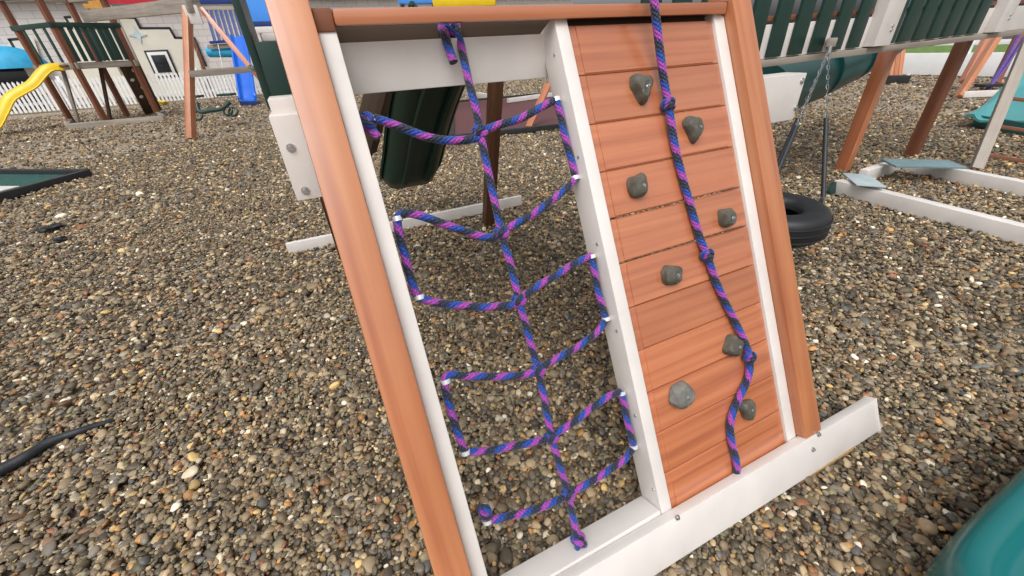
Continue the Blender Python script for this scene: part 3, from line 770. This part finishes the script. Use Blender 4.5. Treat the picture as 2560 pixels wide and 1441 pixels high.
# ------------------------------------------------------------------ teal slide end in the near right corner
tl = thing('slide', 'smooth teal slide end in the near right corner of the gravel', 'slide', gp(2500, 1400))
tp0, tp1 = gp(2352, 1372, 0.28), gp(2600, 1130, 0.28)
ax = (tp1-tp0).normalized(); sdv = Vector((ax.y, -ax.x, 0))
if sdv.dot(tp0-CAM) < 0 and False: sdv = -sdv
sdv = Vector((ax.y, -ax.x, 0))
poly = []
bm = bmesh.new()
# rounded slab with a raised rolled rim: superellipse footprint, height profile from rim to bed
Lx, Ly = 1.1, 0.62
NB = 72; prof = [(0.0, -0.16), (-0.004, -0.08), (0.0, -0.03), (0.010, -0.006), (0.028, 0.004), (0.048, 0.0), (0.068, -0.016), (0.085, -0.045), (0.11, -0.062), (0.16, -0.068), (0.26, -0.07)]
rings = []
for (ins, h) in prof:
    ring = []
    for i in range(NB):
        t = 2*math.pi*i/NB
        c_, s_ = math.cos(t), math.sin(t); e = 0.32
        ring.append(bm.verts.new(((Lx/2-ins)*math.copysign(abs(c_)**e, c_), (Ly/2-ins)*math.copysign(abs(s_)**e, s_), h)))
    rings.append(ring)
for a_, b_ in zip(rings, rings[1:]):
    for i in range(NB): bm.faces.new((a_[i], a_[(i+1) % NB], b_[(i+1) % NB], b_[i]))
bm.faces.new(rings[-1]); bm.faces.new(rings[0][::-1])
bmesh.ops.recalc_face_normals(bm, faces=bm.faces)
corner = gp(2332, 1395, 0.28)
mm = frame(corner + ax*(Lx/2-0.03) + sdv*(Ly/2-0.0), ax, Vector((0, 0, 1)))
obj('slide_bed', bm, M['teal'], tl, mm, ang=70)

# ------------------------------------------------------------------ left: far playset with yellow slide
lt_ = thing('play_tower', 'weathered far play tower with dark green railings and yellow slide, left', 'playset', gp(270, 308))
c1, c3, c6, c5 = Vector((-7.63, 17.64, 0)), Vector((-6.45, 16.56, 0)), Vector((-5.31, 17.38, 0)), Vector((-6.40, 18.32, 0))
Zu = Vector((0, 0, 1))
for c in (c1, c3, c6, c5):
    beam('post', c, c+Zu*3.3, 0.13, 0.13, M['brown'], lt_, up=(c3-c1))
def rail_panel(a, b, n, z0=1.62, z1=2.50):
    d = b-a; nrm = Vector((d.y, -d.x, 0)).normalized()
    if nrm.dot(CAM-a) < 0: nrm = -nrm
    beam('rail', a+Zu*z1+nrm*0.06, b+Zu*z1+nrm*0.06, 0.05, 0.12, M['green'], lt_, ext=0.1)
    for k in range(n):
        c = a.lerp(b, (k+0.75)/(n+0.5))+nrm*0.05
        beam('slat', c+Zu*z0, c+Zu*z1, 0.10, 0.025, M['green'], lt_, up=nrm)
rail_panel(c3, c6, 8); rail_panel(c1, c3, 3); rail_panel(c5, c6, 7)
for a_, b_ in ((c3, c6), (c1, c3), (c5, c6), (c1, c5)):
    beam('deck_rim', a_+Zu*1.52, b_+Zu*1.52, 0.06, 0.16, M['greywood'], lt_, ext=0.12)
cm = (c1+c6)/2
obj('deck', box_bm(1.45, 1.45, 0.03), M['brown'], lt_, frame(cm+Zu*1.55, c6-c3, Zu))
for a_, b_ in ((c3, c6), (c1, c3), (c1, c5), (c5, c6)):
    beam('top_beam', a_+Zu*3.22, b_+Zu*3.22, 0.08, 0.16, M['greywood'], lt_, ext=0.45)
bA, bB = gp(172, 322), gp(412, 300)
beam('sandbox_beam', bA+Zu*0.05, bB+Zu*0.05, 0.12, 0.15, M['greywood'], lt_)
beam('sandbox_beam', bA+Zu*0.05, c1+Zu*0.05, 0.10, 0.15, M['greywood'], lt_)
beam('sandbox_beam', bB+Zu*0.05, c6+Zu*0.05, 0.10, 0.15, M['greywood'], lt_)
dd = (c3-CAM).dot(FW)
beam('brace', gp(197, 308), dp(156, 172, dd), 0.09, 0.06, M['greywood'], lt_, up=FW)
beam('brace', gp(276, 300), dp(250, 165, dd), 0.09, 0.06, M['darkbrown'], lt_, up=FW)
# rock wall at its right side
rwA, rwB = c6+Zu*1.45, gp(400, 290)+Vector((0.75, -0.3, 0))
rw = beam('rock_wall', c6.lerp(c5, 0.15)+Zu*1.5, gp(385, 282), 0.05, 0.55, M['darkbrown'], lt_, up=Vector((0.75, 0.5, 0.2)))
for k in range(5):
    c = (c6.lerp(c5, 0.15)+Zu*1.5).lerp(gp(385, 282), 0.15+0.17*k)
    bm = bmesh.new(); bmesh.ops.create_icosphere(bm, subdivisions=2, radius=0.075)
    obj('hand_hold', bm, M['vinyl'], lt_, Matrix.Translation(c+Vector((0.10*(-1)**k, -0.14, 0.06))))
ys = thing('slide', 'bright yellow wavy slide running down from the far left tower', 'slide', (-8.8, 15.2, 0.0))
mid = (c1+c3)/2; od = Vector((c3.y-c1.y, -(c3.x-c1.x), 0)).normalized()
if od.dot(CAM-mid) < 0: od = -od
sv = (c3-c1).normalized()
d0_ = (mid-CAM).dot(FW)
ysd = Vector((0.50, -0.86, 0)).normalized()
run = Vector((-0.86, -0.50, 0)).normalized()
st = mid+Zu*1.56-run*0.10
wave = [(0.0, 0.02), (0.18, 0.035), (0.36, 0.0), (0.55, -0.12), (0.85, -0.36), (1.15, -0.50), (1.45, -0.66), (1.75, -0.98), (2.05, -1.28), (2.4, -1.40), (2.7, -1.42)]
sweep('slide_bed', [st+run*a_+Zu*b_ for a_, b_ in wave], chan(0.48, 0.17, 0.05), M['yellow'], ys, 0.03, side=ysd)
fy = thing('slide', 'thin yellow slide ending beside the base beam of the far left tower', 'slide', gp(405, 262))
fyd = (gp(405, 262)-CAM).dot(FW)
sweep('slide_bed', [dp(343, 158, fyd), dp(360, 195, fyd), dp(376, 232, fyd), dp(390, 250, fyd), dp(418, 257, fyd)], chan(0.30, 0.08, 0.03), M['yellow'], fy, 0.02, side=FW)
# swing A-frame beside it
sw = thing('swing_frame', 'swing set with beige top beam and cedar legs, left background', 'swing frame', gp(478, 350))
f1 = gp(478, 348); apx2 = Vector((-2.25, 11.05, 2.40)); f2 = Vector((-1.1, 11.4, 0))
d5 = (f1-CAM).dot(FW)
beam('leg', f1, dp(468, 20, d5*0.985), 0.13, 0.15, M['cedar_post'], sw, up=FW)
apx2 = dp(468, 22, d5*0.985)
beam('leg', f2, apx2+Vector((0.25, 0.1, 0)), 0.10, 0.15, M['cedar'], sw, up=Vector((0, 1, 0)))
beam('cross_bar', dp(474, 186, d5*0.985), dp(650, 172, (f2-CAM).dot(FW)*0.93), 0.06, 0.13, M['greywood'], sw)
beam('top_beam', apx2+Vector((0.1, -0.2, 0.05)), c6+Zu*2.72+Vector((-0.6, -0.1, 0)), 0.12, 0.26, M['greywood'], sw)
bm = box_bm(0.26, 0.12, 0.34); obj('end_bracket', bm, M['vinyl'], sw, Matrix.Translation(apx2+Vector((0.08, -0.1, -0.12))))

# glider hanging from that beam
gl = thing('glider_swing', 'dark green two-seat plastic glider hanging from the swing beam', 'glider', gp(540, 300))
gd = d5*1.16
tube('spine', spline([dp(492, 258, gd), dp(500, 280, gd), dp(525, 277, gd), dp(555, 272, gd), dp(575, 255, gd)], 8), 0.05, M['green'], gl, 8)
for (x, y) in ((495, 290), (583, 280), (570, 278)):
    c = dp(x, y, gd)
    tube('foot_ring', [c+RT*math.cos(t)*0.11+UP*math.sin(t)*0.11 for t in [2*math.pi*i/16 for i in range(17)]], 0.025, M['green'], gl, 6)
for (x, y) in ((485, 243), (566, 238)):
    beam('seat', dp(x-18, y, gd), dp(x+18, y-2, gd), 0.25, 0.05, M['green'], gl)
for (x0, y0, x1, y1) in ((490, 255, 492, 120), (572, 250, 545, 110)):
    tube('hanger', [dp(x0, y0, gd), dp(x1, y1, gd*1.0)], 0.006, M['steel'], gl, 6)

# blue slide playset
bs = thing('slide_playset', 'playset with a bright blue straight slide and navy slat railing', 'playset', gp(640, 262))
e_ = gp(627, 262); db = (e_-CAM).dot(FW)
top = dp(598, 92, db*1.06)
bsid = (dp(652, 262, db)-dp(600, 262, db)).normalized()
sweep('slide_bed', [e_+Vector((0, -0.15, 0.10)), e_+Vector((0, 0.1, 0.14)), e_.lerp(top, 0.18)+Vector((0, 0, 0.05)), e_.lerp(top, 0.6), top], chan(0.52, 0.14, 0.05), M['blue'], bs, 0.03, side=bsid)
beam('slide_lip', e_+bsid*-0.35+Vector((0, -0.2, 0.07)), e_+bsid*0.35+Vector((0, -0.2, 0.07)), 0.06, 0.13, M['navy'], bs)
dk = db*1.08
for k in range(8):
    beam('slat', dp(524+12*k+14, 105, dk), dp(512+12*k+3, 26, dk), 0.115, 0.03, M['navy'], bs, up=FW)
beam('rail', dp(505, 22, dk), dp(606, 20, dk), 0.06, 0.14, M['greywood'], bs)
beam('rail', dp(525, 107, dk), dp(620, 100, dk), 0.06, 0.10, M['navy'], bs)
beam('deck_rim', dp(520, 118, dk*1.01), dp(640, 110, dk*1.01), 0.06, 0.16, M['greywood'], bs)
tube('roll_bar', [dp(522, 131, dk*1.03), dp(613, 131, dk*1.03)], 0.19, M['cyan'], bs, 16)
for (x0, y0, x1, y1) in ((500, 225, 430, 0), (662, 218, 610, 0)):
    beam('post', gp(x0+40, y0+20), gp(x0+40, y0+20)+Zu*3.2, 0.12, 0.12, M['brown'], bs, up=Vector((0, 1, 0)))
beam('roof_panel', dp(500, 4, dk), dp(585, 3, dk), 0.05, 0.20, M['navy'], bs)
bp_ = thing('slide_tower', 'sky blue plastic panel above a white rail behind the left post', 'panel', dp(660, 300, 8.0))
beam('panel', dp(600, 8, 8.0), dp(740, 6, 8.0), 0.05, 0.85, M['skyblue'], bp_)
beam('panel_foot', dp(606, 58, 8.0)+Vector((0, 0, -0.03)), dp(740, 55, 8.0)+Vector((0, 0, -0.03)), 0.08, 0.10, M['navy'], bp_)
beam('rail', dp(625, 76, 7.9), dp(740, 72, 7.9), 0.08, 0.10, M['vinyl'], bp_)
for xx in (628, 735):
    c = dp(xx, 66, 7.95); beam('leg', Vector((c.x, c.y, 0)), c, 0.08, 0.08, M['greywood'], bp_, up=Vector((0, 1, 0)))

def on_posts(name, label, cat, part, p, q, w, h, mat, bev=0.05):
    t = thing(name, label, cat, ((p.x+q.x)/2, (p.y+q.y)/2, 0))
    beam(part, p, q, w, h, mat, t, bev=bev)
    for f_ in (0.06, 0.94):
        c = p.lerp(q, f_); beam('post', Vector((c.x, c.y+0.12, 0)), Vector((c.x, c.y+0.12, c.z)), 0.09, 0.09, M['brown'], t, up=Vector((0, 1, 0)))
on_posts('slide_hood', 'yellow plastic slide hood just showing above the top beam', 'slide hood', 'hood', dp(1085, 2, 9.0), dp(1240, -2, 9.0), 0.6, 0.30, M['yellow'])
on_posts('canopy', 'sky blue canopy edge left of the yellow hood above the top beam', 'canopy', 'canopy_panel', dp(1000, -2, 10.0), dp(1092, -4, 10.0), 0.6, 0.25, M['skyblue'], 0.03)
# picket fence
pf = thing('picket_fence', 'white picket fence along the pale building, left background', 'fence', (-8, 24.2, 0))
pbm = None
X = -17.0
mesh_p = None
k = 0
while X < 7.0:
    Yf = 23.9+0.2*math.sin(X*0.7)*0.2
    if mesh_p is None:
        bm = bmesh.new()
        w, h, t = 0.085, 1.12, 0.025
        fr = [(-w/2, 0), (w/2, 0), (w/2, h-0.07), (0, h), (-w/2, h-0.07)]
        a_ = [bm.verts.new((x, 0, z)) for x, z in fr]; b_ = [bm.verts.new((x, t, z)) for x, z in fr]
        bm.faces.new(a_); bm.faces.new(b_[::-1])
        for i in range(5): bm.faces.new((a_[i], b_[i], b_[(i+1) % 5], a_[(i+1) % 5]))
        bmesh.ops.recalc_face_normals(bm, faces=bm.faces)
        mesh_p = bpy.data.meshes.new('picket'); bm.to_mesh(mesh_p); bm.free(); mesh_p.materials.append(M['vinyl_far'])
    put(bpy.data.objects.new('picket', mesh_p), pf, Matrix.Translation((X, Yf, 0.03)))
    X += 0.145; k += 1
for z in (0.32, 0.85):
    beam('rail', (-17, 23.99, z), (7, 23.99, z), 0.05, 0.10, M['vinyl_far'], pf)
X = -16.9
while X < 7:
    beam('fence_post', (X, 24.08, 0), (X, 24.08, 1.25), 0.12, 0.12, M['vinyl_far'], pf, up=Vector((0, 1, 0))); X += 2.4

# building behind
bl = thing('building', 'pale shop building with castle outlines, blue awnings and a checkered fascia', 'building', (-8, 27, 0))
YW = 27.0
slab('wall', (-5.0, YW+1.0, 2.0), (44, 2.0, 4.0), M['stone'], bl, bev=0.0)
def wy(x, y, off=0.0): return yp(x, y, YW-off)
def wall_poly(name, pix, off, mat, th=0.04):
    pts_ = [wy(x, y, off) for x, y in pix]
    o = Vector((pts_[0].x, YW-off, pts_[0].z))
    poly = [(p.x-o.x, p.z-o.z) for p in pts_]
    return prism(name, poly, o, Vector((1, 0, 0)), Vector((0, 0, 1)), -th if False else th, mat, bl)
wall_poly('castle_panel', [(30, 260), (22, 100), (85, 96), (130, 230)], 0.05, M['cream'])
wall_poly('castle_panel', [(180, 245), (162, 44), (290, 44), (337, 46), (352, 72), (424, 72), (437, 96), (485, 97), (520, 240)], 0.05, M['cream'])
def line_part(p, q, w=0.10):
    a_, b_ = wy(*p, 0.08), wy(*q, 0.08)
    beam('outline', a_, b_, 0.03, w, M['black'], bl, up=Vector((0, 0, 1)) if abs(b_.x-a_.x) > abs(b_.z-a_.z) else Vector((1, 0, 0)), ext=0.03)
for seg_ in (((22, 100), (44, 98)), ((24, 100), (62, 165)), ((162, 44), (176, 43)), ((163, 44), (180, 72)), ((295, 44), (337, 45)), ((337, 45), (350, 70)), ((350, 71), (424, 71)), ((424, 71), (437, 94)), ((437, 95), (486, 96)), ((486, 96), (515, 165))):
    line_part(*seg_)
# panel grooves of the cream front
for k in range(9):
    a_ = wy(300+22*k, 100 if k < 3 else 110, 0.045); 
    beam('groove', Vector((a_.x, YW-0.075, 0.8)), Vector((a_.x, YW-0.075, 3.6 if k < 2 else 2.9)), 0.02, 0.012, M['greywood'], bl, up=Vector((1, 0, 0)))
# star
sc = wy(344, 88, 0.10); poly = []
for k in range(8):
    a_ = math.pi/2+k*math.pi/4; r_ = 0.36 if k % 2 == 0 else 0.12
    poly.append((r_*math.cos(a_), r_*math.sin(a_)))
prism('star', poly, sc, Vector((1, 0, 0)), Vector((0, 0, 1)), 0.03, M['star'], bl)
# window with black frame
wc = wy(405, 160, 0.1)
wf = slab('window', (wc.x, YW-0.12, wc.z), (0.95, 0.06, 1.15), M['black'], bl)
slab('frame', (wc.x, YW-0.16, wc.z), (0.80, 0.04, 1.0), M['vinyl_far'], wf)
slab('pane', (wc.x, YW-0.19, wc.z), (0.56, 0.04, 0.74), M['glass'], wf)
# fascia with blue squares
fz = 4.15
slab('fascia', (-5.0, YW-0.2, fz+0.55), (44, 0.5, 1.3), M['slate'], bl, bev=0.0)
sq = None
for row in range(3):
    for c in range(46):
        xx = -26+c*0.92+(0.46 if row % 2 else 0)
        mm_ = Matrix.Translation((xx, YW-0.47, fz+0.12+row*0.42))
        if sq is None:
            o_ = obj('fascia_tile', box_bm(0.44, 0.05, 0.30, 0.01), M['skyblue'], bl, mm_); sq = o_.data
        else:
            put(bpy.data.objects.new('fascia_tile', sq), bl, mm_)
# domed awning at the left edge
aw = wy(5, 142, 0.6)
bm = bmesh.new(); bmesh.ops.create_uvsphere(bm, u_segments=24, v_segments=12, radius=1.0)
bmesh.ops.delete(bm, geom=[v for v in bm.verts if v.co.z < -0.05], context='VERTS')
bmesh.ops.scale(bm, vec=(1.25, 0.9, 0.85), verts=bm.verts)
obj('awning', bm, M['cyan'], bl, Matrix.Translation((aw.x-0.1, YW-0.05, aw.z-0.45)))
dr_ = wy(20, 200, 0.05)
slab('door', (dr_.x, YW-0.06, 1.0), (1.5, 0.08, 2.0), M['glass'], bl)
# red and orange pennants above
for lab, poly, at_, mt_ in (('red canvas roof corner showing above the swing beam', [(0, 0), (2.2, -0.15), (1.2, 0.9), (-0.6, 0.9)], dp(268, 8, 16), 'red'),
                            ('small orange canvas panel above the swing beam', [(0, 0), (0.7, 0.0), (0.8, 0.32), (-0.1, 0.32)], dp(215, 22, 17), 'orange')):
    t_ = thing('canopy', lab, 'canopy', (at_.x, at_.y, 0))
    prism('canvas', poly, at_, Vector((1, 0, 0)), Vector((0, 0, 1)), 0.03, M[mt_], t_)
    beam('pole', (at_.x+0.08, at_.y+0.06, 0), (at_.x+0.08, at_.y+0.06, at_.z+poly[2][1]), 0.07, 0.07, M['greywood'], t_, up=Vector((0, 1, 0)))
# green turf sandbox panel with black frame
mg = thing('turf_mat', 'green turf mat with black edging and white corner, left edge', 'mat', gp(80, 470))
m1, m2, m3, m4 = gp(-260, 436), gp(225, 440), gp(-20, 508), gp(-420, 560)
bm = bmesh.new()
lo = [bm.verts.new((p.x, p.y, 0.0)) for p in (m1, m2, m3, m4)]; hi = [bm.verts.new((p.x, p.y, 0.03)) for p in (m1, m2, m3, m4)]
bm.faces.new(hi); bm.faces.new(lo[::-1])
for i in range(4): bm.faces.new((lo[i], lo[(i+1) % 4], hi[(i+1) % 4], hi[i]))
bmesh.ops.recalc_face_normals(bm, faces=bm.faces)
obj('turf', bm, M['matgreen'], mg, smooth=False)
for p, q in ((m1, m2), (m2, m3), (m3, m4)):
    beam('edging', Vector((p.x, p.y, 0.045)), Vector((q.x, q.y, 0.045)), 0.09, 0.10, M['black'], mg)
wp = gp(8, 478, 0.05)
slab('white_pad', (wp.x-0.25, wp.y+0.05, 0.05), (0.62, 0.50, 0.05), M['vinyl'], mg, -0.6)

# black rubber hose and scraps
hs = tube('hose', spline([gp(-140, 1240, 0.03), gp(-20, 1185, 0.03), gp(60, 1145, 0.028), gp(130, 1103, 0.026), (gp(200, 1078, 0.018)), gp(270, 1056, 0.0), gp(310, 1046, -0.02)], 10), 0.026, M['hose'], None, 12,
          rad=lambda t: 0.027*(1-0.72*t**1.6)+0.001*math.sin(40*t))
tag(hs, 'tapering black rubber hose half buried in the gravel, lower left', 'hose')
for i, (x, y, s) in enumerate(((126, 570, 0.105), (150, 600, 0.05))):
    c = gp(x, y, 0.02); bm = bmesh.new(); bmesh.ops.create_icosphere(bm, subdivisions=3, radius=1)
    for v in bm.verts:
        q_ = noise.noise(v.co*2.2+Vector((i*4, 2, 1)))*0.6
        v.co = Vector((v.co.x*s*(1+q_), v.co.y*s*0.45*(1+q_), v.co.z*0.03*(1+q_)))
    o_ = obj('rubber_scrap', bm, M['hose'], None, Matrix.Translation(c) @ Matrix.Rotation(0.5, 4, 'Z'))
    tag(o_, ('larger torn scrap of black rubber on the gravel at left' if i == 0 else 'thin small black rubber scrap just below the larger one'), 'rubber scrap')
